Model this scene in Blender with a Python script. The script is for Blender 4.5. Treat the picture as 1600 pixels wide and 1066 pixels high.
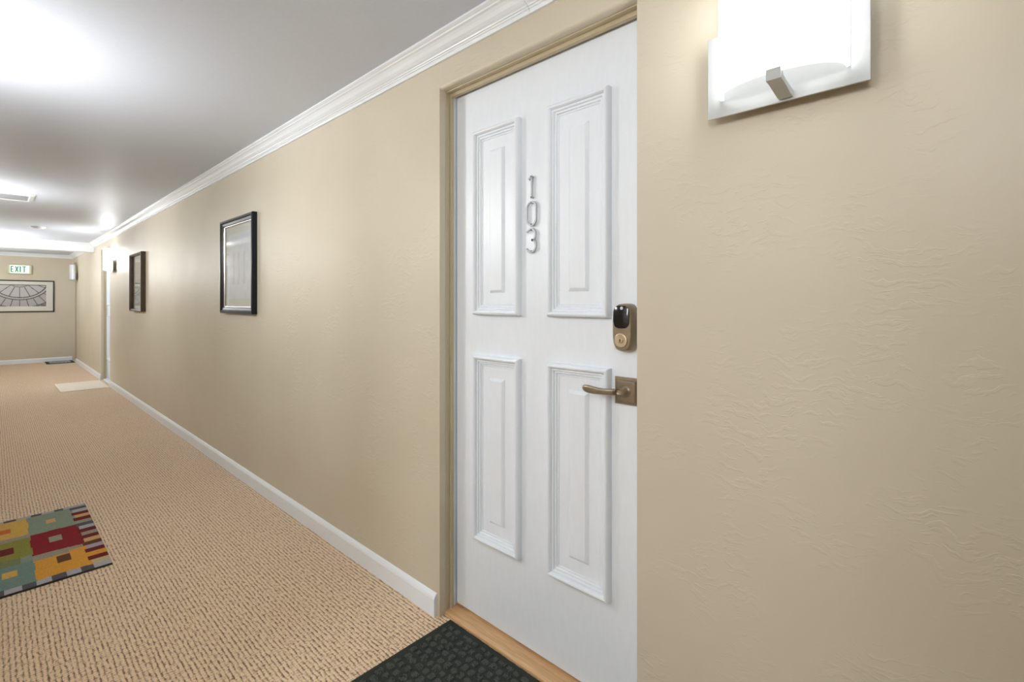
import bpy, bmesh, math, random
from mathutils import Vector, Matrix

random.seed(7)
for o in list(bpy.data.objects):
    bpy.data.objects.remove(o, do_unlink=True)
S = bpy.context.scene
C = S.collection

# ------------------------------------------------------------------ camera
FPX, YAW, CAM = 755.0, math.atan(814 / 755.0), (0.0, -1.22, 1.26)
cam_d = bpy.data.cameras.new('camera')
cam_d.sensor_width = 36
cam_d.lens = 36 * FPX / 1600
cam_d.shift_y = -60 / 1600
cam_d.clip_start = 0.02
cam = bpy.data.objects.new('camera', cam_d)
C.objects.link(cam)
cam.location = CAM
cam.rotation_euler = (math.pi / 2, 0, math.pi / 2 - YAW)
S.camera = cam

# ------------------------------------------------------------------ world, exposure
w = bpy.data.worlds.new('world')
S.world = w
w.use_nodes = True
w.node_tree.nodes['Background'].inputs[0].default_value = (.8, .85, .9, 1)
w.node_tree.nodes['Background'].inputs[1].default_value = 0.3
S.view_settings.view_transform = 'Standard'
S.view_settings.look = 'None'
S.view_settings.gamma = 1
S.view_settings.use_curve_mapping = False
S.view_settings.exposure = 1.58
LAMP = 21.0            # radiance of the lit sconce glass

# ------------------------------------------------------------------ the hall's measures
YL = -1.60             # left wall face; the right wall face is y = 0
XE, XB = -14.2, 4.0    # end wall, wall behind the camera
HC = 2.285             # ceiling
DOORW, DOORH = 0.868, 2.10
RIGHT_DOORS = [(-1.526, -0.658), (-10.265, -9.395), (-14.2, -13.62)]
ADDED_DOORWAY = (-1.42, -.52)      # added doorway to an unseen hall, lets fill light reach the numbered door
LEFT_DOORS = [(-4.05, -3.182), (-10.1, -9.232)]


# ------------------------------------------------------------------ materials
def srgb(r, g, b):
    f = lambda c: ((c / 255 + .055) / 1.055) ** 2.4 if c > 10 else c / 255 / 12.92
    return (f(r), f(g), f(b), 1)


class NT:
    def __init__(s, name):
        s.m = bpy.data.materials.new(name)
        s.m.use_nodes = True
        s.t = s.m.node_tree
        s.b = s.t.nodes['Principled BSDF']

    def n(s, kind, **kw):
        nd = s.t.nodes.new(kind)
        for k, v in kw.items():
            if k.startswith('i_'):
                key = k[2:]
                nd.inputs[int(key) if key.isdigit() else key.replace('_', ' ')].default_value = v
            else:
                setattr(nd, k, v)
        return nd

    def l(s, a, b):
        s.t.links.new(a, b)

    def math(s, op, a, b=None, c=None):
        nd = s.t.nodes.new('ShaderNodeMath')
        nd.operation = op
        for i, v in enumerate((a, b, c)):
            if v is None:
                continue
            if isinstance(v, (int, float)):
                nd.inputs[i].default_value = v
            else:
                s.l(v, nd.inputs[i])
        return nd.outputs[0]

    def ramp(s, fac, stops):
        r = s.t.nodes.new('ShaderNodeValToRGB')
        e = r.color_ramp.elements
        e[0].position, e[0].color = stops[0]
        e[1].position, e[1].color = stops[-1]
        for p, c in stops[1:-1]:
            q = e.new(p)
            q.color = c
        s.l(fac, r.inputs[0])
        return r.outputs[0]

    def bump(s, h, strength, dist):
        b = s.n('ShaderNodeBump', i_Strength=strength, i_Distance=dist)
        s.l(h, b.inputs['Height'])
        s.l(b.outputs[0], s.b.inputs['Normal'])
        return b


def simple(name, col, rough=.5, metal=0, noise=0.0, nscale=30, bump=0.0, spec=.5, stretch=None, coat=0):
    k = NT(name)
    k.b.inputs['Roughness'].default_value = rough
    k.b.inputs['Metallic'].default_value = metal
    k.b.inputs['Specular IOR Level'].default_value = spec
    k.b.inputs['Coat Weight'].default_value = coat
    tc = k.n('ShaderNodeTexCoord')
    mp = k.n('ShaderNodeMapping')
    k.l(tc.outputs['Object'], mp.inputs[0])
    if stretch:
        mp.inputs['Scale'].default_value = stretch
    nz = k.n('ShaderNodeTexNoise', i_Scale=nscale, i_Detail=4.0)
    k.l(mp.outputs[0], nz.inputs['Vector'])
    lo = tuple(c * (1 - noise) for c in col[:3]) + (1,)
    hi = tuple(min(1, c * (1 + noise)) for c in col[:3]) + (1,)
    k.l(k.ramp(nz.outputs['Fac'], [(.3, lo), (.7, hi)]), k.b.inputs['Base Color'])
    if bump:
        k.bump(nz.outputs['Fac'], bump, .002)
    return k.m


def wall_mat():
    k = NT('beige_plaster')
    tc = k.n('ShaderNodeTexCoord')
    k.b.inputs['Roughness'].default_value = .42
    k.b.inputs['Specular IOR Level'].default_value = .42
    big = k.n('ShaderNodeTexNoise', i_Scale=2.2, i_Detail=3.0)
    k.l(tc.outputs['Object'], big.inputs['Vector'])
    k.l(k.ramp(big.outputs['Fac'], [(.3, srgb(211, 200, 178)), (.7, srgb(216, 206, 185))]), k.b.inputs['Base Color'])
    # trowelled ridges, in patches
    warp = k.n('ShaderNodeTexNoise', i_Scale=9.0, i_Detail=3.0)
    k.l(tc.outputs['Object'], warp.inputs['Vector'])
    add = k.n('ShaderNodeMixRGB', blend_type='ADD')
    add.inputs[0].default_value = .10
    k.l(tc.outputs['Object'], add.inputs[1])
    k.l(warp.outputs['Color'], add.inputs[2])
    mp = k.n('ShaderNodeMapping')
    mp.inputs['Scale'].default_value = (20, 20, 74)
    mp.inputs['Rotation'].default_value = (0, .25, 0)
    k.l(add.outputs[0], mp.inputs[0])
    rid = k.n('ShaderNodeTexNoise', i_Scale=1.0, i_Detail=3.0, i_Roughness=.6)
    k.l(mp.outputs[0], rid.inputs['Vector'])
    ridge = k.ramp(rid.outputs['Fac'], [(.52, (0, 0, 0, 1)), (.60, (1, 1, 1, 1))])
    patch = k.n('ShaderNodeTexNoise', i_Scale=4.3, i_Detail=2.0)
    k.l(tc.outputs['Object'], patch.inputs['Vector'])
    pm = k.ramp(patch.outputs['Fac'], [(.46, (0, 0, 0, 1)), (.62, (1, 1, 1, 1))])
    h = k.math('MULTIPLY', ridge, pm)
    soft = k.n('ShaderNodeTexNoise', i_Scale=26.0, i_Detail=2.0)
    k.l(tc.outputs['Object'], soft.inputs['Vector'])
    h2 = k.math('ADD', k.math('MULTIPLY', h, .8), k.math('MULTIPLY', soft.outputs['Fac'], .45))
    k.bump(h2, .4, .002)
    return k.m


def carpet_mat():
    k = NT('ribbed_carpet')
    tc = k.n('ShaderNodeTexCoord')
    sx = k.n('ShaderNodeSeparateXYZ')
    k.l(tc.outputs['Object'], sx.inputs[0])
    wob = k.n('ShaderNodeTexNoise', i_Scale=3.0, i_Detail=2.0)
    k.l(tc.outputs['Object'], wob.inputs['Vector'])
    PY, PX = .0146, .0135
    wv = k.n('ShaderNodeTexNoise', i_Scale=38.0, i_Detail=1.0)
    k.l(tc.outputs['Object'], wv.inputs['Vector'])
    y = k.math('ADD', k.math('DIVIDE', sx.outputs['Y'], PY), k.math('MULTIPLY', wob.outputs['Fac'], .5))
    y = k.math('ADD', y, k.math('MULTIPLY', wv.outputs['Fac'], .5))
    row = k.math('FLOOR', y)
    wn = k.n('ShaderNodeTexWhiteNoise', noise_dimensions='1D')
    k.l(row, wn.inputs['W'])
    x = k.math('ADD', k.math('DIVIDE', sx.outputs['X'], PX), k.math('MULTIPLY', wn.outputs['Value'], .55))
    sy = k.math('ABSOLUTE', k.math('SINE', k.math('MULTIPLY', y, math.pi)))
    sxx = k.math('ABSOLUTE', k.math('SINE', k.math('MULTIPLY', x, math.pi)))
    sy = k.math('POWER', sy, .75)
    hh = k.math('MULTIPLY', sy, k.math('ADD', k.math('MULTIPLY', k.math('POWER', sxx, .6), .60), .40))
    fine = k.n('ShaderNodeTexNoise', i_Scale=420.0, i_Detail=2.0)
    k.l(tc.outputs['Object'], fine.inputs['Vector'])
    mid = k.n('ShaderNodeTexNoise', i_Scale=95.0, i_Detail=3.0)
    k.l(tc.outputs['Object'], mid.inputs['Vector'])
    v = k.math('ADD', hh, k.math('MULTIPLY', k.math('SUBTRACT', mid.outputs['Fac'], .5), .9))
    dm = k.n('ShaderNodeMapping')
    dm.inputs['Scale'].default_value = (45, 130, 1)
    k.l(tc.outputs['Object'], dm.inputs[0])
    dash = k.n('ShaderNodeTexNoise', i_Scale=1.0, i_Detail=2.0)
    k.l(dm.outputs[0], dash.inputs['Vector'])
    v = k.math('ADD', v, k.math('MULTIPLY', k.math('SUBTRACT', dash.outputs['Fac'], .44), 2.2))
    v = k.math('ADD', v, k.math('MULTIPLY', k.math('SUBTRACT', fine.outputs['Fac'], .5), .35))
    col = k.ramp(v, [(.12, srgb(104, 76, 50)), (.50, srgb(212, 182, 146)), (.95, srgb(244, 220, 188))])
    big = k.n('ShaderNodeTexNoise', i_Scale=1.3, i_Detail=2.0)
    k.l(tc.outputs['Object'], big.inputs['Vector'])
    tint = k.ramp(big.outputs['Fac'], [(.3, (1, .95, .9, 1)), (.7, (1, 1, .97, 1))])
    mx = k.n('ShaderNodeMixRGB', blend_type='MULTIPLY')
    mx.inputs[0].default_value = 1
    k.l(col, mx.inputs[1])
    k.l(tint, mx.inputs[2])
    k.l(mx.outputs[0], k.b.inputs['Base Color'])
    k.b.inputs['Roughness'].default_value = .95
    k.b.inputs['Specular IOR Level'].default_value = .15
    k.b.inputs['Sheen Weight'].default_value = .7
    k.b.inputs['Sheen Tint'].default_value = (1, .86, .78, 1)
    k.bump(v, .55, .004)
    return k.m


def attr_mat(name, rough=.9, weave=0.0, spec=.2):
    """flat print or woven colour kept as a colour attribute on the mesh"""
    k = NT(name)
    a = k.n('ShaderNodeAttribute', attribute_name='print')
    tc = k.n('ShaderNodeTexCoord')
    nz = k.n('ShaderNodeTexNoise', i_Scale=160.0, i_Detail=3.0)
    k.l(tc.outputs['Object'], nz.inputs['Vector'])
    mx = k.n('ShaderNodeMixRGB', blend_type='MULTIPLY')
    mx.inputs[0].default_value = 1
    k.l(a.outputs['Color'], mx.inputs[1])
    k.l(k.ramp(nz.outputs['Fac'], [(.3, (1 - weave,) * 3 + (1,)), (.7, (1, 1, 1, 1))]), mx.inputs[2])
    k.l(mx.outputs[0], k.b.inputs['Base Color'])
    k.b.inputs['Roughness'].default_value = rough
    k.b.inputs['Specular IOR Level'].default_value = spec
    if weave:
        k.bump(nz.outputs['Fac'], .4, .002)
    return k.m


def pane_mat(name='picture_glass', rough=.02):
    k = NT(name)
    t = k.t
    t.nodes.remove(k.b)
    out = [n for n in t.nodes if n.type == 'OUTPUT_MATERIAL'][0]
    tr = k.n('ShaderNodeBsdfTransparent')
    gl = k.n('ShaderNodeBsdfGlossy', i_Roughness=rough)
    fr = k.n('ShaderNodeFresnel', i_IOR=1.6)
    ge = k.n('ShaderNodeNewGeometry')
    k.l(k.math('ADD', k.math('MULTIPLY', ge.outputs['Backfacing'], 1 / 1.6 - 1.6), 1.6), fr.inputs['IOR'])
    mx = k.n('ShaderNodeMixShader')
    k.l(fr.outputs[0], mx.inputs[0])
    k.l(tr.outputs[0], mx.inputs[1])
    k.l(gl.outputs[0], mx.inputs[2])
    k.l(mx.outputs[0], out.inputs[0])
    return k.m


def emit(name, col, strength):
    k = NT(name)
    k.b.inputs['Base Color'].default_value = (.85, .85, .85, 1)
    k.b.inputs['Emission Color'].default_value = col
    k.b.inputs['Emission Strength'].default_value = strength
    k.b.inputs['Roughness'].default_value = .25
    return k.m


M = {}
M['wall'] = wall_mat()
M['carpet'] = carpet_mat()
M['ceiling'] = simple('ceiling_satin', (.66, .70, .78, 1), rough=.46, noise=.015, nscale=60, bump=.04, spec=.45)
M['trim'] = simple('white_gloss_trim', (.91, .95, 1, 1), rough=.3, noise=.02, nscale=8)
M['frame'] = simple('beige_frame_paint', srgb(196, 181, 150), rough=.38, noise=.03, nscale=20)
M['door'] = simple('white_door_paint', (.88, .93, .99, 1), rough=.36, noise=.015, nscale=12, bump=.06, stretch=(6, 4, 1.2))
M['bronze'] = simple('satin_bronze', srgb(158, 145, 125), rough=.36, metal=.75, noise=.08, nscale=60)
M['nickel'] = simple('satin_nickel', srgb(212, 196, 166), rough=.32, metal=.75, noise=.08, nscale=60)
M['dark'] = simple('dark_recess', (.02, .018, .015, 1), rough=.5)
M['keypad'] = simple('black_touch_glass', (.008, .010, .008, 1), rough=.12, noise=.1)
M['logo'] = simple('pale_logo_print', (.75, .76, .76, 1), rough=.3)
M['chrome'] = simple('brushed_chrome', (.42, .43, .45, 1), rough=.5, metal=.6, noise=.04, nscale=200)
M['plate'] = simple('pale_satin_plate', (.50, .51, .50, 1), rough=.3, metal=.35, noise=.02, nscale=40)
M['box'] = simple('cream_back_box', srgb(190, 176, 150), rough=.5, noise=.02)
M['lit'] = emit('lit_opal_glass', (.955, .98, 1, 1), LAMP * .97)
M['lit_soft'] = emit('lit_opal_glass_soft', (.955, .98, 1, 1), LAMP * .16)
M['lit_mid'] = emit('lit_opal_glass_mid', (.955, .98, 1, 1), LAMP * .5)
M['lit_fill_near'] = emit('fill_opal_glass_near', (.955, .98, 1, 1), LAMP * .38)
M['globe'] = emit('fill_opal_globe', (.955, .98, 1, 1), LAMP * .60)
M['room'] = simple('added_room_paint', (.78, .78, .77, 1), rough=.6, noise=.01)
M['lit_fill_half'] = emit('fill_opal_glass_half', (.955, .98, 1, 1), LAMP * .85)
M['lit_full'] = emit('lit_opal_glass_full', (.955, .98, 1, 1), LAMP * 1.15)
M['glow_mid'] = emit('lamp_inner_glow_mid', (.955, .98, 1, 1), LAMP * .1)
M['glow'] = emit('lamp_inner_glow', (.955, .98, 1, 1), LAMP * .15)
M['glow_soft'] = emit('lamp_inner_glow_soft', (.955, .98, 1, 1), LAMP * .02)
M['unlit'] = simple('unlit_opal_glass', (.62, .63, .66, 1), rough=.2, noise=.02)
M['wood'] = simple('oak_threshold', srgb(216, 172, 124), rough=.32, noise=.16, nscale=5, stretch=(2.5, 40, 40), bump=.1)
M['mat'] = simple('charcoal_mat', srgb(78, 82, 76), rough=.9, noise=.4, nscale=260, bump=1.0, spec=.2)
M['mat_edge_groove'] = simple('rubber_and_groove_shade', srgb(54, 59, 54), rough=.8, noise=.2, nscale=300, bump=.6, spec=.2)  # rubber of the borders; also darkens the mat grooves as painted shade
M['beigemat'] = simple('cream_sisal_mat', srgb(246, 236, 218), rough=.9, noise=.08, nscale=200, bump=.5)
M['rug'] = attr_mat('woven_rug', .95, .22)
M['print'] = attr_mat('printed_paper', .8, 0.0)
M['blackwood'] = simple('blue_black_frame', srgb(24, 28, 38), rough=.3, spec=.3, noise=.15, nscale=14, stretch=(1, 1, .2))
M['brownwood'] = simple('brown_frame', srgb(70, 54, 40), rough=.35, noise=.2, nscale=14)
M['endwood'] = simple('dark_walnut_frame', srgb(38, 30, 22), rough=.35, noise=.2, nscale=14)
M['silver'] = simple('silver_lip', (.62, .56, .52, 1), rough=.25, metal=.8)
M['mount'] = simple('ivory_mount', srgb(226, 224, 212), rough=.8, noise=.01)
M['pane'] = pane_mat()
M['matt_pane'] = pane_mat('non_glare_pane', .45)
M['exitface'] = emit('lit_exit_face', (.55, 1, .75, 1), .22)
M['exitletter'] = simple('green_exit_letter', (.03, .22, .13, 1), rough=.5)
M['exithouse'] = simple('cream_sign_housing', srgb(214, 214, 180), rough=.5)
M['vent'] = simple('white_vent_metal', (.66, .66, .66, 1), rough=.4)
M['ventdark'] = simple('vent_duct', (.42, .42, .42, 1), rough=.8)
M['plastic'] = simple('white_plastic', (.72, .72, .72, 1), rough=.4)


# ------------------------------------------------------------------ mesh helpers
def box(bm, x0, x1, y0, y1, z0, z1):
    vs = [bm.verts.new((x, y, z)) for x in (x0, x1) for y in (y0, y1) for z in (z0, z1)]
    for f in ((0, 1, 3, 2), (4, 6, 7, 5), (0, 4, 5, 1), (2, 3, 7, 6), (0, 2, 6, 4), (1, 5, 7, 3)):
        bm.faces.new([vs[i] for i in f])
    return vs


def prism(bm, prof, axis, a, b):
    """closed 2D profile [(u, z)] swept along an axis: 'x' keeps u as y, 'y' keeps u as x"""
    def P(t, u, z):
        return (t, u, z) if axis == 'x' else (u, t, z)
    A = [bm.verts.new(P(a, u, z)) for u, z in prof]
    B = [bm.verts.new(P(b, u, z)) for u, z in prof]
    n = len(prof)
    for i in range(n):
        bm.faces.new((A[i], A[(i + 1) % n], B[(i + 1) % n], B[i]))
    bm.faces.new(A)
    bm.faces.new(list(reversed(B)))


def rings(bm, loops, cap0=True, cap1=True):
    """skin a list of equal-length closed loops"""
    R = [[bm.verts.new(p) for p in l] for l in loops]
    n = len(R[0])
    for a, b in zip(R, R[1:]):
        for i in range(n):
            bm.faces.new((a[i], a[(i + 1) % n], b[(i + 1) % n], b[i]))
    if cap0:
        bm.faces.new(list(reversed(R[0])))
    if cap1:
        bm.faces.new(R[-1])
    return R


def rect_loop(x0, x1, z0, z1, y, i):
    return [(x0 + i, y, z0 + i), (x1 - i, y, z0 + i), (x1 - i, y, z1 - i), (x0 + i, y, z1 - i)]


def cyl(bm, c, r0, r1, h, axis='y', seg=24):
    """from c, along +axis by h"""
    def P(r, t, a):
        p = [r * math.cos(a), r * math.sin(a)]
        if axis == 'y':
            return (c[0] + p[0], c[1] + t, c[2] + p[1])
        if axis == 'z':
            return (c[0] + p[0], c[1] + p[1], c[2] + t)
        return (c[0] + t, c[1] + p[0], c[2] + p[1])
    rings(bm, [[P(r, t, 2 * math.pi * k / seg) for k in range(seg)] for r, t in ((r0, 0), (r1, h))])


def sq_loop(cx, cz, hw, hz, y, n=3.2, seg=40, skew=0):
    out = []
    for k in range(seg):
        a = 2 * math.pi * k / seg
        ca, sa = math.cos(a), math.sin(a)
        out.append((cx + hw * math.copysign(abs(ca) ** (2 / n), ca), y, cz + hz * math.copysign(abs(sa) ** (2 / n), sa)))
    return out


def ribbon(bm, path, width, y0, y1):
    """flat metal band following a path of (x, z) points, standing from y0 to y1"""
    L = []
    n = len(path)
    for i, (x, z) in enumerate(path):
        a = path[max(i - 1, 0)]
        b = path[min(i + 1, n - 1)]
        if path[0] == path[-1] and i in (0, n - 1):
            a, b = path[n - 2], path[1]
        d = Vector((b[0] - a[0], b[1] - a[1])).normalized()
        nx, nz = -d.y * width / 2, d.x * width / 2
        L.append([(x + nx, y1, z + nz), (x + nx * .7, y0, z + nz * .7), (x - nx * .7, y0, z - nz * .7), (x - nx, y1, z - nz)])
    rings(bm, L)


def obj(name, bm, mat, parent=None, smooth=False, bevel=0, seg=2):
    bmesh.ops.recalc_face_normals(bm, faces=bm.faces)
    me = bpy.data.meshes.new(name)
    bm.to_mesh(me)
    bm.free()
    o = bpy.data.objects.new(name, me)
    C.objects.link(o)
    for m in (mat if isinstance(mat, (list, tuple)) else [mat]):
        me.materials.append(m)
    if smooth:
        for p in me.polygons:
            p.use_smooth = True
        me.set_sharp_from_angle(angle=math.radians(35))
    if bevel:
        b = o.modifiers.new('bevel', 'BEVEL')
        b.width = bevel
        b.segments = seg
        b.limit_method = 'ANGLE'
        b.angle_limit = math.radians(40)
    if parent:
        o.parent = parent
    return o


def boxes(name, bxs, mat, parent=None, **kw):
    bm = bmesh.new()
    for b in bxs:
        box(bm, *b)
    return obj(name, bm, mat, parent, **kw)


def tag(o, label, cat, group=None, kind=None):
    o['label'] = label
    o['category'] = cat
    if group:
        o['group'] = group
    if kind:
        o['kind'] = kind
    return o


def empty(name, loc=(0, 0, 0), rz=0):
    o = bpy.data.objects.new(name, None)
    o.empty_display_size = .1
    C.objects.link(o)
    o.location = loc
    o.rotation_euler = (0, 0, rz)
    return o


def kids(o):
    return [c for c in C.objects if c.parent == o]


def copy_tree(o, parent=None):
    c = o.copy()
    C.objects.link(c)
    c.parent = parent
    for ch in kids(o):
        copy_tree(ch, c)
    return c


def printed(name, nx, nz, fn, place, mat, parent):
    """flat printed sheet: a grid whose faces carry the print's colours"""
    bm = bmesh.new()
    lay = bm.loops.layers.float_color.new('print')
    g = [[bm.verts.new(place(i / nx, j / nz)) for j in range(nz + 1)] for i in range(nx + 1)]
    for i in range(nx):
        for j in range(nz):
            f = bm.faces.new((g[i][j], g[i + 1][j], g[i + 1][j + 1], g[i][j + 1]))
            c = fn((i + .5) / nx, (j + .5) / nz)
            for lp in f.loops:
                lp[lay] = c
    return obj(name, bm, mat, parent)


# ------------------------------------------------------------------ the shell
T = .22
OPH = 2.112            # opening height


def side_wall(name, face, out, doors, lab, opened=()):
    """wall with door openings; out = +1 when its thickness goes to +y"""
    segs, x = [], XB
    ds = sorted(list(doors) + list(opened), reverse=True)
    y0, y1 = (face, face + T) if out > 0 else (face - T, face)
    bm = bmesh.new()
    for a, b in ds:
        box(bm, b, x, y0, y1, 0, HC)
        box(bm, a, b, y0, y1, OPH, HC)
        # plaster behind the frame closes the opening
        yb = (face + .145, face + T) if out > 0 else (face - T, face - .145)
        if (a, b) not in opened:
            box(bm, a, b, yb[0], yb[1], 0, OPH)
        x = a
    if x > XE + .001:
        box(bm, XE, x, y0, y1, 0, HC)
    bmesh.ops.remove_doubles(bm, verts=bm.verts, dist=1e-5)
    # drop the inner faces shared by two neighbouring boxes
    seen = {}
    for f in bm.faces:
        seen.setdefault(tuple(sorted(v.index for v in f.verts)), []).append(f)
    bm.verts.index_update()
    seen = {}
    for f in bm.faces:
        seen.setdefault(tuple(sorted(v.index for v in f.verts)), []).append(f)
    bmesh.ops.delete(bm, geom=[f for fs in seen.values() if len(fs) > 1 for f in fs], context='FACES')
    # round over the plaster corners of the openings
    es = []
    for e in bm.edges:
        a, b = e.verts
        if abs(a.co.y - face) < 1e-4 and abs(b.co.y - face) < 1e-4:
            for da, db in ds:
                if abs(a.co.x - b.co.x) < 1e-4 and (abs(a.co.x - da) < 1e-4 or abs(a.co.x - db) < 1e-4) and max(a.co.z, b.co.z) < OPH + .01 and da > XE + .01:
                    es.append(e)
                if abs(a.co.z - OPH) < 1e-4 and abs(b.co.z - OPH) < 1e-4 and abs(a.co.x - b.co.x) < 1.2 and da > XE + .01 and min(a.co.x, b.co.x) > da - .01 and max(a.co.x, b.co.x) < db + .01:
                    es.append(e)
    es = list(set(es))
    bmesh.ops.bevel(bm, geom=es, offset=.012, segments=5, profile=.5, affect='EDGES', clamp_overlap=False)
    o = obj(name, bm, M['wall'], smooth=True)
    tag(o, lab, 'wall', kind='structure')
    return o


side_wall('wall_right', 0.0, 1, RIGHT_DOORS, 'long beige plaster wall with the door, framed pictures and lit lamps on it')
side_wall('wall_left', YL, -1, LEFT_DOORS, 'opposite beige corridor wall facing the numbered door', [ADDED_DOORWAY])
tag(boxes('wall_end', [(XE - T, XE, YL - T, T, 0, HC)], M['wall']), 'beige wall closing the far end of the corridor under the exit sign', 'wall', kind='structure')
tag(boxes('wall_back', [(XB, XB + T, YL - T, T, 0, HC)], M['wall']), 'beige wall closing the near end of the corridor behind the viewer', 'wall', kind='structure')
tag(boxes('floor', [(XE - T, XB + T, YL - T, T, -.1, 0)], M['carpet']), 'tan ribbed loop carpet running down the corridor', 'floor', kind='structure')
tag(boxes('ceiling', [(XE - T, XB + T, YL - T, T, HC, HC + .1)], M['ceiling']), 'satin white corridor ceiling with soft lamp reflections', 'ceiling', kind='structure')

# ceiling beam across the corridor, crown on its near face
BX = -11.0
tag(boxes('trim_1', [(BX - .20, BX, YL, 0, 2.134, HC)], M['trim'], bevel=.004), 'white boxed beam crossing the ceiling before the exit sign', 'beam', kind='structure')


def crown_prof(sign, face):
    """(u, z) profile; sign = direction away from the wall"""
    H = HC
    pts = [(0, H), (.078, H), (.078, H - .007), (.073, H - .010), (.066, H - .013), (.064, H - .016),
           (.056, H - .019), (.048, H - .026), (.040, H - .036), (.031, H - .043), (.024, H - .047), (.0225, H - .050),
           (.017, H - .051), (.0165, H - .055), (.012, H - .057), (.010, H - .060), (.009, H - .068), (0, H - .068)]
    return [(face + sign * u, z) for u, z in pts]


def crown(name, axis, sign, face, a, b, lab):
    bm = bmesh.new()
    prism(bm, crown_prof(sign, face), axis, a, b)
    o = obj(name, bm, M['trim'])
    tag(o, lab, 'moulding', kind='structure')


SEAM = -1.043
crown('trim_2', 'x', -1, 0, BX, SEAM - .0008, 'white crown moulding over the pictures, from the joint to the beam')
crown('trim_3', 'x', -1, 0, SEAM + .0008, XB, 'white crown moulding past the joint above the numbered door')
crown('trim_4', 'x', -1, 0, XE, BX - .20, 'short white crown moulding beyond the beam above the unlit lamp')
crown('trim_5', 'y', 1, XE, YL, 0, 'white crown moulding on the end wall over the exit sign')
crown('trim_6', 'y', 1, BX, YL, 0, 'white crown moulding on the near face of the ceiling beam')
crown('trim_7', 'x', 1, YL, XE, BX - .20, 'white crown moulding beyond the beam on the opposite wall')
crown('trim_8', 'x', 1, YL, BX, XB, 'white crown moulding along the opposite wall')


def base_prof(sign, face):
    return [(face + sign * u, z) for u, z in [(0, 0), (.016, 0), (.016, .070), (.013, .078), (.006, .088), (.0, .091)]]


def baseboard(name, axis, sign, face, a, b, lab):
    bm = bmesh.new()
    prism(bm, base_prof(sign, face), axis, a, b)
    o = obj(name, bm, M['trim'], bevel=.0008, seg=1)
    tag(o, lab, 'baseboard', kind='structure')


baseboard('baseboard_right', 'x', -1, 0, -9.395, -1.542, 'white baseboard between the numbered door and the distant door')
baseboard('baseboard_right', 'x', -1, 0, -13.62, -10.265, 'white baseboard beyond the cream doormat')
baseboard('baseboard_right', 'x', -1, 0, -.640, XB, 'white baseboard below the large wall lamp')
baseboard('baseboard_end', 'y', 1, XE, YL + .016, -.016, 'white baseboard along the end wall')
baseboard('baseboard_left', 'x', 1, YL, ADDED_DOORWAY[1], XB, 'white baseboard on the opposite wall behind the viewer')
baseboard('baseboard_left', 'x', 1, YL, -3.18, ADDED_DOORWAY[0], 'white baseboard on the opposite wall near the viewer')
baseboard('baseboard_left', 'x', 1, YL, -9.23, -4.05, 'white baseboard on the opposite wall between the two doors')
baseboard('baseboard_left', 'x', 1, YL, XE, -10.1, 'white baseboard at the far end of the opposite wall')


# ------------------------------------------------------------------ doors
LF = .080              # leaf face depth behind the wall face
PANELS = [(-.305, -.065, 1.213, 1.925), (.065, .305, 1.213, 1.925), (-.305, -.065, .338, 1.057), (.065, .305, .338, 1.057)]


def make_door(width=DOORW, panels=True):
    root = empty('door_1')
    hw = width / 2
    # leaf
    boxes('door_leaf', [(-hw + .012, hw - .012, LF, LF + .044, .030, 2.098)], M['door'], root, bevel=.002)
    # frame: two stepped jambs and a stepped head, beige; the last strip of the jamb is white
    bm = bmesh.new()
    for s in (-1, 1):
        def q(a, b):
            return (min(s * a, s * b), max(s * a, s * b))
        box(bm, *q(hw - .003, hw - .0005), .030, .050, 0, OPH - .0005)
        box(bm, *q(hw - .0005, hw - .012), .0505, .062, 0, OPH - .0005)
        box(bm, *q(hw - .0005, hw - .008), .0625, .0665, 0, OPH - .0005)
    box(bm, -hw + .003, hw - .003, .030, .050, OPH - .005, OPH - .0005)
    box(bm, -hw + .012, hw - .012, .0505, .0665, OPH - .018, OPH - .0005)
    obj('door_frame', bm, M['frame'], root, bevel=.0012, seg=2)
    bm = bmesh.new()
    for s in (-1, 1):
        box(bm, min(s * (hw - .0005), s * (hw - .007)), max(s * (hw - .0005), s * (hw - .007)), .067, LF + .06, 0, OPH - .001)
    box(bm, -hw + .007, hw - .007, LF + .005, LF + .06, 2.099, OPH - .001)
    o = obj('weather_strip', bm, M['door'], root)
    o['label'] = 'white inner strip of the beige frame'
    for (x0, x1, z0, z1) in PANELS if panels else []:
        prof = [(0, 0), (0, .016), (.0015, .021), (.005, .0255), (.009, .027), (.013, .0255), (.0165, .0200), (.0172, .0140),
                (.0180, .0138), (.0200, .0160), (.0235, .0160), (.0255, .0140), (.0260, .0092), (.0270, .0090), (.0290, .0108), (.0320, .0108), (.0340, .0092), (.0345, .0050), (.0355, .0048), (.0375, .0062),
                (.0400, .0062), (.0415, .0034)]
        bm = bmesh.new()
        rings(bm, [rect_loop(x0, x1, z0, z1, LF - h, i) for i, h in prof], cap0=False)
        p = obj('panel_moulding', bm, M['door'], root)
        bm = bmesh.new()
        rings(bm, [rect_loop(x0 + .081, x1 - .081, z0 + .084, z1 - .084, LF - h, i) for i, h in
                   [(0, .0034), (0, .0045), (.009, .0125), (.0105, .0130)]], cap0=False)
        obj('raised_field', bm, M['door'], p)
    return root


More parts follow.
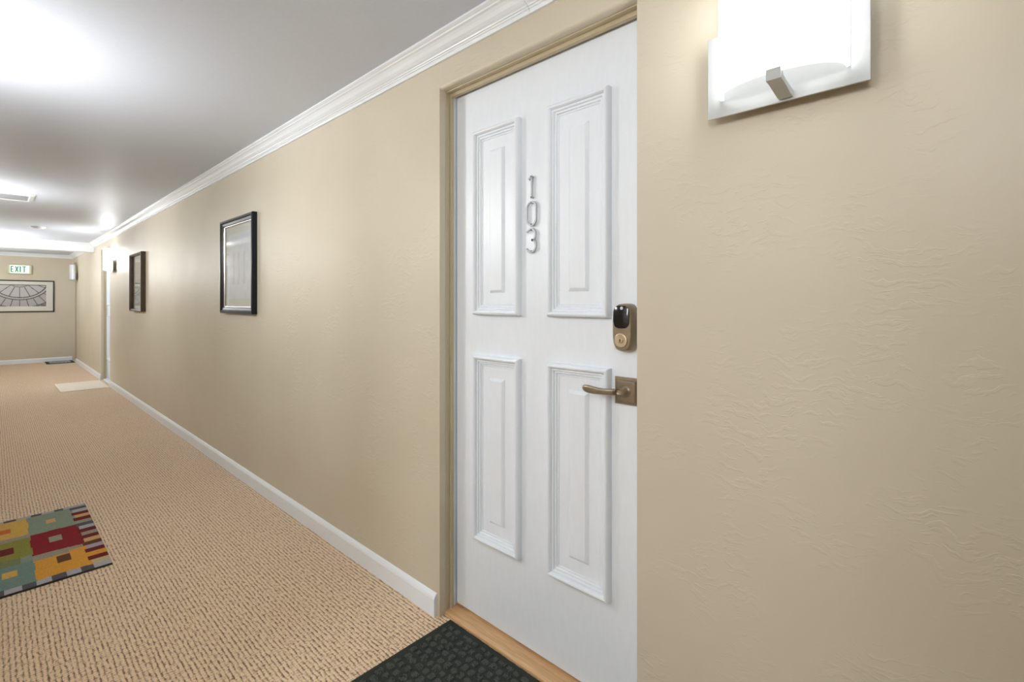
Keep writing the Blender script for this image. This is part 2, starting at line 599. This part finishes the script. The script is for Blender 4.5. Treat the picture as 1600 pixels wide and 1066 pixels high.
door = make_door()
door.location = ((RIGHT_DOORS[0][0] + RIGHT_DOORS[0][1]) / 2, 0, 0)
plain = copy_tree(door)
plain.name = 'door_2'
plain.location.x = (RIGHT_DOORS[1][0] + RIGHT_DOORS[1][1]) / 2
tag(plain, 'distant white door seen only as a sliver beside the cream doormat', 'door', kind='structure')
dc = make_door(width=.58, panels=False)
dc.name = 'door_3'
dc.location.x = (RIGHT_DOORS[2][0] + RIGHT_DOORS[2][1]) / 2
tag(dc, 'last white door in the far corner beside the unlit lamp', 'door', kind='structure')
for n, (a, b) in enumerate(LEFT_DOORS):
    d = copy_tree(door)
    d.name = 'door_%d' % (4 + n)
    d.location = ((a + b) / 2, YL, 0)
    d.rotation_euler.z = math.pi
    tag(d, ['white panelled door behind the colourful rug', 'white panelled door opposite the small pictures'][n], 'door', kind='structure')
tag(door, 'white four panel door numbered 103 with keypad lock and bronze lever', 'door', kind='structure')
DX = door.location.x


# house numbers, one above another (door-local x)
def arc(cx, cz, rx, rz, a0, a1, n=18):
    return [(cx + rx * math.cos(math.radians(a0 + (a1 - a0) * k / n)), cz + rz * math.sin(math.radians(a0 + (a1 - a0) * k / n))) for k in range(n + 1)]


NX = -1.104 - DX
dig = []
dig.append(('number_one', [[(NX + .001, 1.627), (NX + .001, 1.706)], [(NX - .012, 1.693), (NX - .001, 1.7045)]]))
z0, z1 = 1.532, 1.614
dig.append(('number_zero', [[(NX + .021, z0 + .022), (NX + .021, z1 - .022)] + arc(NX, z1 - .022, .021, .022, 10, 180) + [(NX - .021, z0 + .022)] + arc(NX, z0 + .022, .021, .022, 190, 360)]))
z0, z1 = 1.438, 1.519
dig.append(('number_three', [arc(NX - .002, z1 - .0205, .0205, .0205, 155, -80, 22), arc(NX - .002, z0 + .0215, .0225, .0215, 85, -155, 24)]))
for nm, strokes in dig:
    bm = bmesh.new()
    for s in strokes:
        ribbon(bm, s, .0085, LF - .0115, LF - .008)
    # two studs hold it off the leaf
    zs = [p[1] for s in strokes for p in s]
    for z in (min(zs), max(zs)):
        cyl(bm, (NX, LF - .008, z + (.003 if z == min(zs) else -.003)), .003, .003, .008, seg=10)
    o = obj(nm, bm, M['chrome'], door, smooth=True)
    o['label'] = 'brushed chrome numeral'
    for z in (min(zs) + .003, max(zs) - .003):
        bm = bmesh.new()
        cyl(bm, (NX, LF - .0126, z), .0018, .0026, .0012, seg=12)
        obj('screw', bm, M['dark'], o)

# keypad deadbolt
lx, lz = -.733 - DX, 1.185
bm = bmesh.new()
R = [sq_loop(lx + .003, lz, .0355, .0725, LF, 3.4), sq_loop(lx + .003, lz, .0355, .0725, LF - .012, 3.4),
     sq_loop(lx + .001, lz + .001, .0335, .0705, LF - .024, 3.3), sq_loop(lx, lz + .001, .0315, .068, LF - .031, 3.2),
     sq_loop(lx, lz + .001, .0290, .0655, LF - .0335, 3.1)]
rings(bm, R)
lock = obj('deadbolt_body', bm, M['bronze'], door, smooth=True)
lock['label'] = 'bronze keypad deadbolt'
bm = bmesh.new()
rings(bm, [sq_loop(lx - .001, lz + .0325, .0265, .0335, LF - y, 3.4) for y in (.033,)] + [sq_loop(lx - .001, lz + .0325, .0265, .0335, LF - .0352, 3.4), sq_loop(lx - .001, lz + .0325, .0255, .0325, LF - .0358, 3.4)])
kp = obj('keypad', bm, M['keypad'], lock, smooth=True)
bm = bmesh.new()
cyl(bm, (lx + .001, LF - .0364, lz + .0585), .0048, .0048, .0008, seg=24)
o = obj('emblem', bm, M['logo'], lock)
bm = bmesh.new()
for a in (90, 215, 325):
    r = math.radians(a)
    ribbon(bm, [(lx + .001, lz + .0585), (lx + .001 + .0022 * math.cos(r), lz + .0585 + .0022 * math.sin(r))], .0009, LF - .0367, LF - .0363)
obj('emblem_mark', bm, M['dark'], lock)
bm = bmesh.new()
rings(bm, [[(lx - .002 + r * math.cos(2 * math.pi * k / 36), LF - y, lz - .037 + r * math.sin(2 * math.pi * k / 36)) for k in range(36)]
           for r, y in [(.0215, .030), (.0215, .0365), (.0205, .0380), (.0185, .0386), (.0150, .0380)]])
obj('cylinder_ring', bm, M['nickel'], lock, smooth=True)
bm = bmesh.new()
rings(bm, [[(lx - .002 + r * math.cos(2 * math.pi * k / 28), LF - y, lz - .037 + r * math.sin(2 * math.pi * k / 28)) for k in range(28)]
           for r, y in [(.0085, .0375), (.0085, .0402), (.0075, .0410)]])
obj('key_cylinder', bm, M['nickel'], lock, smooth=True)
bm = bmesh.new()
cyl(bm, (lx - .0015, LF - .0418, lz - .0355), .0022, .0022, .001, seg=12)
box(bm, lx - .0027, lx - .0005, LF - .0418, LF - .0408, lz - .0430, lz - .0355)
obj('keyhole', bm, M['dark'], lock)

# lever handle on a square rosette
rx, rz = -.7315 - DX, .9945
bm = bmesh.new()
rings(bm, [rect_loop(rx - .041, rx + .041, rz - .041, rz + .041, LF - h, i) for i, h in
           [(0, 0), (0, .0045), (.0012, .0058), (.0065, .0062), (.0075, .0068), (.0120, .0120), (.0132, .0124)]], cap0=False)
ros = obj('rosette', bm, M['bronze'], door)
ros['label'] = 'square bronze rosette plate'
bm = bmesh.new()


def ring3(c, u, v, a, b, n=20, p=2.4):
    out = []
    for k in range(n):
        t = 2 * math.pi * k / n
        ca, sa = math.cos(t), math.sin(t)
        x = a * math.copysign(abs(ca) ** (2 / p), ca)
        y = b * math.copysign(abs(sa) ** (2 / p), sa)
        out.append(tuple(Vector(c) + Vector(u) * x + Vector(v) * y))
    return out


X, Y, Z = (1, 0, 0), (0, 1, 0), (0, 0, 1)
L = [ring3((rx, LF - .008, rz), X, Z, .0160, .0160, p=2), ring3((rx, LF - .014, rz), X, Z, .0155, .0155, p=2),
     ring3((rx, LF - .017, rz), X, Z, .0115, .0115, p=2), ring3((rx, LF - .030, rz), X, Z, .0105, .0105, p=2),
     ring3((rx - .001, LF - .040, rz + .001), (.92, .25, 0), Z, .0112, .0105, p=2),
     ring3((rx - .006, LF - .049, rz + .002), (.70, .70, 0), Z, .0108, .0095, p=2.1),
     ring3((rx - .016, LF - .0525, rz + .002), (.12, .99, 0), Z, .0075, .0100, p=2.2),
     ring3((rx - .030, LF - .0530, rz + .001), Y, Z, .0062, .0092, p=2.4),
     ring3((rx - .050, LF - .0525, rz - .001), Y, Z, .0058, .0090, p=2.6),
     ring3((rx - .070, LF - .0520, rz - .0015), Y, Z, .0056, .0100, p=2.6),
     ring3((rx - .090, LF - .0515, rz - .001), Y, Z, .0056, .0114, p=2.6),
     ring3((rx - .107, LF - .0510, rz + .000), Y, Z, .0052, .0120, p=2.5),
     ring3((rx - .119, LF - .0505, rz + .001), Y, Z, .0046, .0108, p=2.3),
     ring3((rx - .1265, LF - .0500, rz + .002), Y, Z, .0034, .0075, p=2.1),
     ring3((rx - .1295, LF - .0500, rz + .0025), Y, Z, .0012, .0025, p=2)]
rings(bm, L)
o = obj('lever_handle', bm, M['bronze'], door, smooth=True)
o['label'] = 'slim bronze lever pointing to the hinges'

# oak threshold strips under the doors
for n, (a, b, y0, y1) in enumerate([(-1.524, -.660, .022, .142), (-10.263, -9.397, .022, .142)]):
    bm = bmesh.new()
    prism(bm, [(y0, 0), (y0 + .002, .008), (y0 + .012, .015), (y1 - .05, .022), (y1, .022), (y1, 0)], 'x', a, b)
    o = obj('trim_%d' % (9 + n), bm, M['wood'] if n == 0 else M['trim'], bevel=.001, seg=1)
    tag(o, ['honey oak threshold under the numbered door', 'pale threshold under the distant door'][n], 'threshold', kind='structure')


# ------------------------------------------------------------------ wall sconces
GW, SAG = .1265, .078


def make_sconce(glass, glow):
    r = empty('wall_sconce')
    boxes('back_box', [(-.062, .062, -.034, 0, 1.728, 1.87)], M['box'], r, bevel=.003)
    boxes('back_plate', [(-.160, .160, -.0385, -.034, 1.701, 1.896)], M['plate'], r, bevel=.0012)
    # bowed opal glass, open at the top and the bottom
    bm = bmesh.new()
    n = 28
    outer, inner = [], []
    for k in range(n + 1):
        t = -1 + 2 * k / n
        s = math.cos(t * math.pi / 2) ** .8
        outer.append((GW * math.sin(t * math.pi / 2), -.0390 - .006 - SAG * s))
        inner.append(((GW - .006) * math.sin(t * math.pi / 2), -.0390 - .001 - (SAG - .001) * s))
    loop = outer + inner[::-1]
    for q in [(1.737, 0), (2.040, 0)]:
        pass
    rings(bm, [[(x, y, z) for x, y in loop] for z in (1.737, 1.739, 2.038, 2.040)])
    g = obj('glass_shade', bm, [glass, glow], r, smooth=True)
    # the hollow inside of the shade glows less than its opal face
    for p in g.data.polygons:
        x, y, z = p.center
        if p.normal.y > .05 or abs(p.normal.z) > .5:
            p.material_index = 1
    # clip that holds the glass: arm from the plate and a block in front
    bm = bmesh.new()
    rings(bm, [[(-.004, y, z0), (.024, y, z0), (.024, y, z1), (-.004, y, z1)] for y, z0, z1 in
               [(-.0388, 1.706, 1.722), (-.055, 1.706, 1.722), (-.118, 1.714, 1.727), (-.126, 1.714, 1.738), (-.138, 1.714, 1.738)]])
    obj('clip', bm, M['plate'], r, bevel=.001)
    return r


near = make_sconce(M['lit_soft'], M['glow_soft'])
near.location.x = -.289
strong = make_sconce(M['lit'], M['glow'])
oppA = strong
mid = make_sconce(M['lit_mid'], M['glow_mid'])
mid.location.x = -9.03
oppA.location = (-2.78, YL, 0)
oppA.rotation_euler.z = math.pi
oppB = make_sconce(M['lit_full'], M['glow'])
oppB.location = (-10.40, YL, 0)
oppB.rotation_euler.z = math.pi
fillC = make_sconce(M['lit_fill_near'], M['glow'])  # added lamp, unseen fill for the numbered door and right wall
fillC.location = (.12, YL, 0)
fillC.rotation_euler.z = math.pi
fillD = make_sconce(M['lit_fill_half'], M['glow_mid'])  # added unseen lamp, lifts the dim middle of the corridor
fillD.location = (-6.3, YL, 0)
fillD.rotation_euler.z = math.pi
oppE = copy_tree(strong)
oppE.location = (-12.7, YL, 0)
oppE.rotation_euler.z = math.pi
dead = make_sconce(M['unlit'], M['unlit'])
dead.location.x = -13.48
tag(near, 'large lit wall lamp with bowed opal glass beside the numbered door', 'wall lamp', 'wall lamps along the corridor')
tag(mid, 'small lit wall lamp above the cream doormat, beyond the pictures', 'wall lamp', 'wall lamps along the corridor')
tag(dead, 'unlit grey wall lamp in the far corner past the beam', 'wall lamp', 'wall lamps along the corridor')
tag(oppA, 'lit wall lamp on the opposite wall next to the colourful rug', 'wall lamp', 'wall lamps along the corridor')
tag(oppB, 'lit wall lamp on the opposite wall near the ceiling beam', 'wall lamp', 'wall lamps along the corridor')
tag(fillD, 'added unseen fill lamp on the opposite wall halfway down the corridor', 'wall lamp', 'wall lamps along the corridor')
tag(oppE, 'lit wall lamp on the opposite wall beyond the ceiling beam', 'wall lamp', 'wall lamps along the corridor')
tag(fillC, 'added unseen fill lamp on the opposite wall behind the viewer', 'wall lamp', 'wall lamps along the corridor')


# added unseen hall behind the open doorway, a source of even fill light
ax0, ax1, ay0, ay1 = -2.2, .3, -4.4, YL - T
tag(boxes('wall_fill_room', [(ax0 - .1, ax0, ay0 - .1, ay1, 0, HC), (ax1, ax1 + .1, ay0 - .1, ay1, 0, HC), (ax0, ax1, ay0 - .1, ay0, 0, HC)], M['room']),
    'pale walls of the added fill-light hall behind the viewer', 'wall', kind='structure')
tag(boxes('floor_fill_room', [(ax0 - .1, ax1 + .1, ay0 - .1, ay1, -.1, 0)], M['wood']), 'pale oak floor of the added fill-light hall', 'floor', kind='structure')
tag(boxes('ceiling_fill_room', [(ax0 - .1, ax1 + .1, ay0 - .1, ay1, HC, HC + .1)], M['room']), 'pale ceiling of the added fill-light hall', 'ceiling', kind='structure')
gl = empty('fill_globe', (-.97, -3.1, HC))  # added fill lamp, shines through the doorway from out of view
tag(gl, 'added round opal fill lamp hanging unseen behind the viewer', 'added ceiling lamp')
bm = bmesh.new()
cyl(bm, (0, 0, -.02), .06, .06, .02, 'z')
cyl(bm, (0, 0, -.16), .012, .012, .15, 'z', 12)
obj('canopy', bm, M['plastic'], gl, smooth=True)
bm = bmesh.new()
bmesh.ops.create_uvsphere(bm, u_segments=32, v_segments=16, radius=.2)
for v in bm.verts:
    v.co.z -= .36
obj('globe', bm, M['globe'], gl, smooth=True)


# ------------------------------------------------------------------ framed pictures (local: wall at y = 0, facing -y)
def make_picture(w_, h_, fw_, depth, wood, mount, art, nx=60, nz=60, lip=True, pane='pane'):
    r = empty('framed_picture')
    x0, x1 = -w_ / 2, w_ / 2
    bm = bmesh.new()
    d = depth
    prof = [(0, 0), (0, -d * .80), (.004, -d), (fw_ * .35, -d), (fw_ * .55, -d * .82), (fw_ * .9, -d * .70), (fw_, -d * .62), (fw_, -.004)]
    rings(bm, [rect_loop(x0, x1, 0, h_, y, i) for i, y in prof], cap0=True, cap1=False)
    f = obj('frame', bm, wood, r)
    i0 = fw_ - .001
    if lip:
        bm = bmesh.new()
        R_ = [rect_loop(x0, x1, 0, h_, y, i) for i, y in [(i0, -.004), (i0, -d * .60), (i0 + .006, -d * .56), (i0 + .009, -d * .42), (i0 + .009, -.004)]]
        rings(bm, R_, cap0=False, cap1=False)
        o = obj('lip', bm, M['silver'], r)
        o['label'] = 'thin silver inner lip'
        i0 += .008
    bm = bmesh.new()
    box(bm, x0 + i0, x1 - i0, -.006, -.003, i0, h_ - i0)
    obj('mount', bm, M['mount'], r)
    a0, a1, b0, b1 = x0 + i0 + mount[0], x1 - i0 - mount[0], i0 + mount[1], h_ - i0 - mount[2]
    printed('print', nx, nz, art, lambda u, v: (a0 + (a1 - a0) * u, -.0066, b0 + (b1 - b0) * v), M['print'], r)
    bm = bmesh.new()
    box(bm, x0 + i0, x1 - i0, -d * .42, -d * .42 + .002, i0, h_ - i0)
    obj('pane', bm, M[pane], r)
    return r


def L3(c, k=1):
    return (c[0] * k, c[1] * k, c[2] * k, 1)


def mix(a, b, t):
    return tuple(a[i] * (1 - t) + b[i] * t for i in range(3)) + (1,)


def art_pale(u, v):
    paper = srgb(236, 240, 242)
    n = math.sin(u * 17 + v * 5) * math.sin(v * 23 - u * 7)
    c = mix(paper, srgb(216, 222, 228), .25 + .25 * n)
    if .18 < u < .82 and .22 < v < .70:
        c = mix(c, srgb(170, 176, 180), .35 if int(u * 13) % 3 == 0 else .1)
    return c


def art_sketch(u, v):
    c = srgb(206, 208, 202)
    if v > .35 and v < .8:
        n = math.sin(u * 31 + math.sin(v * 9) * 3) * math.sin(v * 37)
        c = mix(c, srgb(150, 156, 156), max(0, n) * .5 + .1)
        if .48 < v < .56 or (.2 < u < .3 and v < .6):
            c = mix(c, srgb(120, 126, 130), .45)
    return c


def art_dome(u, v):
    p, q = (u - .5) * 2, 1 - v
    dk, lt, md = srgb(78, 74, 74), srgb(196, 192, 190), srgb(136, 132, 132)
    r = math.hypot(p / 1.12, (q + .25) / .88)
    a = math.degrees(math.atan2(p / 1.12, (q + .25) / .88))
    if q < .035:
        return dk
    if r < .44:
        return md if r > .38 else lt
    if r < .94:
        k = abs((a + 10.5) % 21 - 10.5) * r
        return dk if k < .9 else lt
    if r < .99:
        return dk
    if r < 1.05:
        return lt
    if r < 1.10:
        return dk
    if r < 1.47:
        k = abs((a + 6) % 12 - 6) * r
        return dk if k < .85 else mix(lt, md, .35)
    if r < 1.50:
        return dk
    return mix(dk, lt, .45 if (int(u * 40) + int(v * 22)) % 5 == 0 and r < 1.8 else .12)


p1 = make_picture(.665, .692, .046, .034, M['blackwood'], (.055, .055, .055), art_pale)
p1.location = (-3.805, -.001, 1.181)
tag(p1, 'blue-black framed picture with reflective glass, the one nearer the numbered door', 'picture', 'pictures on the long wall')
p2 = make_picture(.680, .700, .030, .048, M['brownwood'], (.085, .10, .085), art_sketch, lip=False)
p2.location = (-7.262, -.001, 1.155)
tag(p2, 'brown framed sketch on the long wall beside the small lit lamp', 'picture', 'pictures on the long wall')
p3 = make_picture(1.04, .662, .022, .026, M['endwood'], (.105, .100, .070), art_dome, nx=150, nz=80, lip=False, pane='matt_pane')
p3.location = (XE + .001, -.82, 1.062)
p3.rotation_euler.z = math.pi / 2
tag(p3, 'wide dark framed picture of a glass dome on the end wall', 'picture')

# ------------------------------------------------------------------ exit sign on the end wall
ex = empty('exit_sign', (XE + .001, -.82, 1.852), math.pi / 2)
tag(ex, 'lit green exit sign above the dome picture', 'exit sign')
boxes('housing', [(-.175, .175, -.045, 0, 0, .185)], M['exithouse'], ex, bevel=.006)
boxes('sign_face', [(-.140, .140, -.048, -.045, .012, .173)], M['exitface'], ex, bevel=.004)


def letter(nm, x, strokes, w_=.015):
    bm = bmesh.new()
    for (a, b, c, d) in strokes:
        ribbon(bm, [(x + a, b), (x + c, d)], w_, -.0505, -.048)
    obj(nm, bm, M['exitletter'], ex)


zb, zt = .040, .148
letter('letter_e', -.130, [(.008, zb, .008, zt), (.002, zt, .042, zt), (.002, zb, .042, zb), (.002, (zb + zt) / 2, .036, (zb + zt) / 2)])
letter('letter_x', -.062, [(.0, zb - .004, .042, zt + .004), (.0, zt + .004, .042, zb - .004)])
letter('letter_i', .008, [(.0, zb - .007, .0, zt + .007)], .017)
letter('letter_t', .040, [(.0, zt, .052, zt), (.026, zb - .007, .026, zt)])

# ------------------------------------------------------------------ ceiling fittings
vt = empty('ceiling_vent', (-6.66, -1.10, HC))
tag(vt, 'white louvred air vent set in the ceiling', 'vent')
bm = bmesh.new()
rings(bm, [[(x0, y0, z), (x1, y0, z), (x1, y1, z), (x0, y1, z)] for x0, x1, y0, y1, z in
           [(-.21, .21, -.17, .17, 0), (-.21, .21, -.17, .17, -.004), (-.195, .195, -.155, .155, -.016), (-.175, .175, -.135, .135, -.018), (-.165, .165, -.125, .125, -.004)]], cap0=False, cap1=False)
obj('vent_frame', bm, M['vent'], vt)
boxes('duct', [(-.166, .166, -.126, .126, -.003, -.001)], M['ventdark'], vt)
for k in range(9):
    bm = bmesh.new()
    x = -.148 + k * .037
    prism(bm, [(x - .014, -.004), (x - .012, -.003), (x + .014, -.015), (x + .012, -.016)], 'y', -.126, .126)
    obj('louvre', bm, M['vent'], vt)

sd = empty('smoke_detector', (-9.13, -.785, HC))
tag(sd, 'small round white smoke detector on the ceiling before the beam', 'smoke detector')
bm = bmesh.new()
rings(bm, [[(r * math.cos(2 * math.pi * k / 32), r * math.sin(2 * math.pi * k / 32), z) for k in range(32)] for r, z in [(.075, 0), (.075, -.010), (.068, -.020)]])
obj('base', bm, M['plastic'], sd, smooth=True)
bm = bmesh.new()
rings(bm, [[(r * math.cos(2 * math.pi * k / 32), r * math.sin(2 * math.pi * k / 32), z) for k in range(32)] for r, z in [(.060, -.0195), (.057, -.028), (.030, -.031)]])
obj('cover', bm, M['plastic'], sd, smooth=True)

# ------------------------------------------------------------------ door mats and the rug
# charcoal mat with an embossed basket of rounded squares
MX0, MX1, MY0, MY1 = -1.482, -.62, -.540, .018
mt = empty('doormat', ((MX0 + MX1) / 2, (MY0 + MY1) / 2, 0))
tag(mt, 'charcoal doormat with raised squares in front of the numbered door', 'doormat')
mw, mh = MX1 - MX0, MY1 - MY0
bm = bmesh.new()
rings(bm, [[(-mw / 2 + i, -mh / 2 + i, z), (mw / 2 - i, -mh / 2 + i, z), (mw / 2 - i, mh / 2 - i, z), (-mw / 2 + i, mh / 2 - i, z)] for i, z in [(0, 0), (0, .003), (.004, .006), (.018, .0065), (.020, .0060)]])
obj('rubber_border', bm, M['mat_edge_groove'], mt)
nx, ny = 215, 136
bm = bmesh.new()
rnd = random.Random(3)
jit = {}
cell = .034


def mat_h(x, y):
    # cells lie on a brick offset; alternate cells carry a ring around a button
    j = math.floor(y / cell)
    xo = x / cell + (.5 if j % 2 else 0)
    i = math.floor(xo)
    if (i, j) not in jit:
        jit[(i, j)] = (rnd.uniform(-.07, .07), rnd.uniform(-.07, .07), rnd.uniform(.8, 1.1))
    jx, jy, jh = jit[(i, j)]
    fx, fy = xo - i - .5 + jx, y / cell - j - .5 + jy
    r = (abs(fx) ** 4 + abs(fy) ** 4) ** .25
    if (i + j) % 2 == 0:
        h = 1 if r < .17 else (.15 if r < .25 else (.9 if r < .40 else 0))
    else:
        h = .85 if r < .30 else (.2 if r < .36 else .4 if r < .43 else 0)
    return h * jh


iw, ih = mw - .044, mh - .044
g = []
for i in range(nx + 1):
    col = []
    for j in range(ny + 1):
        x, y = -iw / 2 + iw * i / nx, -ih / 2 + ih * j / ny
        edge = i in (0, nx) or j in (0, ny)
        z = .0058 if edge else .0066 + .0050 * mat_h(x + 3, y + 3) + rnd.uniform(-.0003, .0003)
        col.append(bm.verts.new((x, y, z)))
    g.append(col)
for i in range(nx):
    for j in range(ny):
        bm.faces.new((g[i][j], g[i + 1][j], g[i + 1][j + 1], g[i][j + 1]))
o = obj('embossed_pile', bm, [M['mat'], M['mat_edge_groove']], mt)
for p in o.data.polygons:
    p.material_index = 0 if p.center.z > .0090 else 1  # low faces take the darker material: groove shade put into the colour

# colourful rug
K = {'teal': srgb(140, 152, 132), 'blue': srgb(120, 142, 132), 'red': srgb(140, 36, 44), 'grey': srgb(158, 150, 128),
     'orange': srgb(222, 158, 62), 'yellow': srgb(214, 172, 88), 'olive': srgb(146, 140, 66), 'brown': srgb(104, 68, 42),
     'dgrey': srgb(92, 88, 92), 'lgrey': srgb(178, 174, 180), 'peach': srgb(214, 166, 116), 'rust': srgb(206, 110, 56),
     'dred': srgb(112, 40, 38), 'cream': srgb(200, 182, 140), 'lilac': srgb(176, 160, 176), 'grn': srgb(128, 132, 92)}
TEETH = ['dgrey', 'lgrey', 'dred', 'peach', 'dred', 'grey', 'dgrey', 'lgrey', 'dred', 'grey', 'dred', 'peach', 'brown', 'lilac', 'dred', 'orange', 'dred', 'cream']


def rug_col(u, v):
    """u along the corridor 0 far .. 1 near; v from the right edge 0 .. 1"""
    x, w_ = u * 1.01, v * .64
    wob = .003 * math.sin(w_ * 23 + 1)
    if x < .034 + wob * .5:
        ed = [.02, .062, .10, .14, .194, .242, .30, .35, .40, .45, .50, .55, .60, .64]
        k = sum(1 for e in ed if w_ > e)
        return K['lgrey'] if k % 2 == 0 or k == 1 else K['dgrey']
    if x > .957 + wob:
        ed = [.066, .112, .162, .210, .258, .305, .36, .41, .46, .51, .56, .61]
        return K['lgrey'] if sum(1 for e in ed if w_ > e) % 2 == 0 else K['dgrey']
    k = min(17, max(0, int((x - .030) / .0515)))
    lim = .074 if TEETH[k] in ('dgrey', 'dred', 'brown') else .066
    if w_ < lim:
        return K[TEETH[k]]
    wob2 = .003 * math.sin(x * 30)
    if w_ < .258 + wob2:
        if x < .345 + wob:
            return K['peach'] if .145 < w_ < .186 and .15 < x < .215 else K['teal']
        if x < .665 - (w_ - .07) * .10 + wob:
            return K['grey'] if .138 < w_ < .188 and .44 < x < .52 else K['red']
        if x < .725 and w_ > .13:
            return K['grey']
        return K['brown'] if .132 < w_ < .182 and .74 < x < .83 else (K['grey'] if x < .70 else K['orange'])
    if w_ < .455:
        if x < .31 + wob:
            return K['rust'] if .325 < w_ < .39 and .15 < x < .22 else K['yellow']
        if x < .365:
            return K['grey']
        if x < .62 + wob:
            return K['dred'] if .318 < w_ < .39 and .455 < x < .545 else K['olive']
        if x < .70:
            return K['grn'] if w_ > .3 else K['teal']
        return K['yellow'] if .316 < w_ < .366 and .765 < x < .835 else K['blue']
    if x < .36:
        return K['red'] if .53 < w_ < .58 and .15 < x < .22 else K['orange']
    if x < .66:
        return K['grey'] if .53 < w_ < .58 and .46 < x < .54 else K['blue']
    return K['yellow'] if .53 < w_ < .58 and .76 < x < .83 else K['olive']


RX0, RX1, RY0 = -4.0, -2.99, -.822
rg = empty('patchwork_rug', (RX0, RY0, 0))
tag(rg, 'colourful patchwork rug lying on the carpet along the corridor', 'rug')
bm = bmesh.new()
rings(bm, [[(i, -.64 + i, z), (1.01 - i, -.64 + i, z), (1.01 - i, -i, z), (i, -i, z)] for i, z in [(0, 0), (0, .007), (.002, .0085)]])
o = obj('backing', bm, M['dark'], rg)
o['label'] = 'dark rubber edge under the rug'
printed('woven_top', 202, 128, rug_col, lambda u, v: (.0012 + 1.0076 * u, -.0012 - .6376 * v, .0096 + .0008 * math.sin(u * 9) * math.sin(v * 7)), M['rug'], rg)

# cream mat
cm = empty('doormat', (-9.70, -.275, 0))
tag(cm, 'plain cream doormat below the small lit lamp', 'doormat')
bm = bmesh.new()
rings(bm, [[(-.47 + i, -.285 + i, z), (.47 - i, -.285 + i, z), (.47 - i, .245 - i, z), (-.47 + i, .245 - i, z)] for i, z in [(0, 0), (0, .009), (.003, .012)]])
obj('body', bm, M['beigemat'], cm)
bm = bmesh.new()
for k in range(30):
    x = -.44 + k * .88 / 29
    box(bm, x - .008, x + .008, -.262, .225, .0118, .0132)
o = obj('ribs', bm, M['beigemat'], cm)

# far mat with a printed middle
fm = empty('doormat', (-13.90, -.235, 0))
tag(fm, 'dark bordered doormat with a pale patterned middle in the far corner', 'doormat')
bm = bmesh.new()
rings(bm, [[(-.26 + i, -.215 + i, z), (.26 - i, -.215 + i, z), (.26 - i, .215 - i, z), (-.26 + i, .215 - i, z)] for i, z in [(0, 0), (0, .008), (.003, .010)]])
obj('border', bm, M['mat_edge_groove'], fm)


def farmat(u, v):
    n = math.sin(u * 19 + 2 * math.sin(v * 11)) * math.sin(v * 17 + u * 4)
    return srgb(196, 200, 206) if n < .15 else srgb(70, 78, 96)


printed('patterned_middle', 40, 30, farmat, lambda u, v: (-.20 + .40 * u, -.165 + .33 * v, .0108), M['print'], fm)
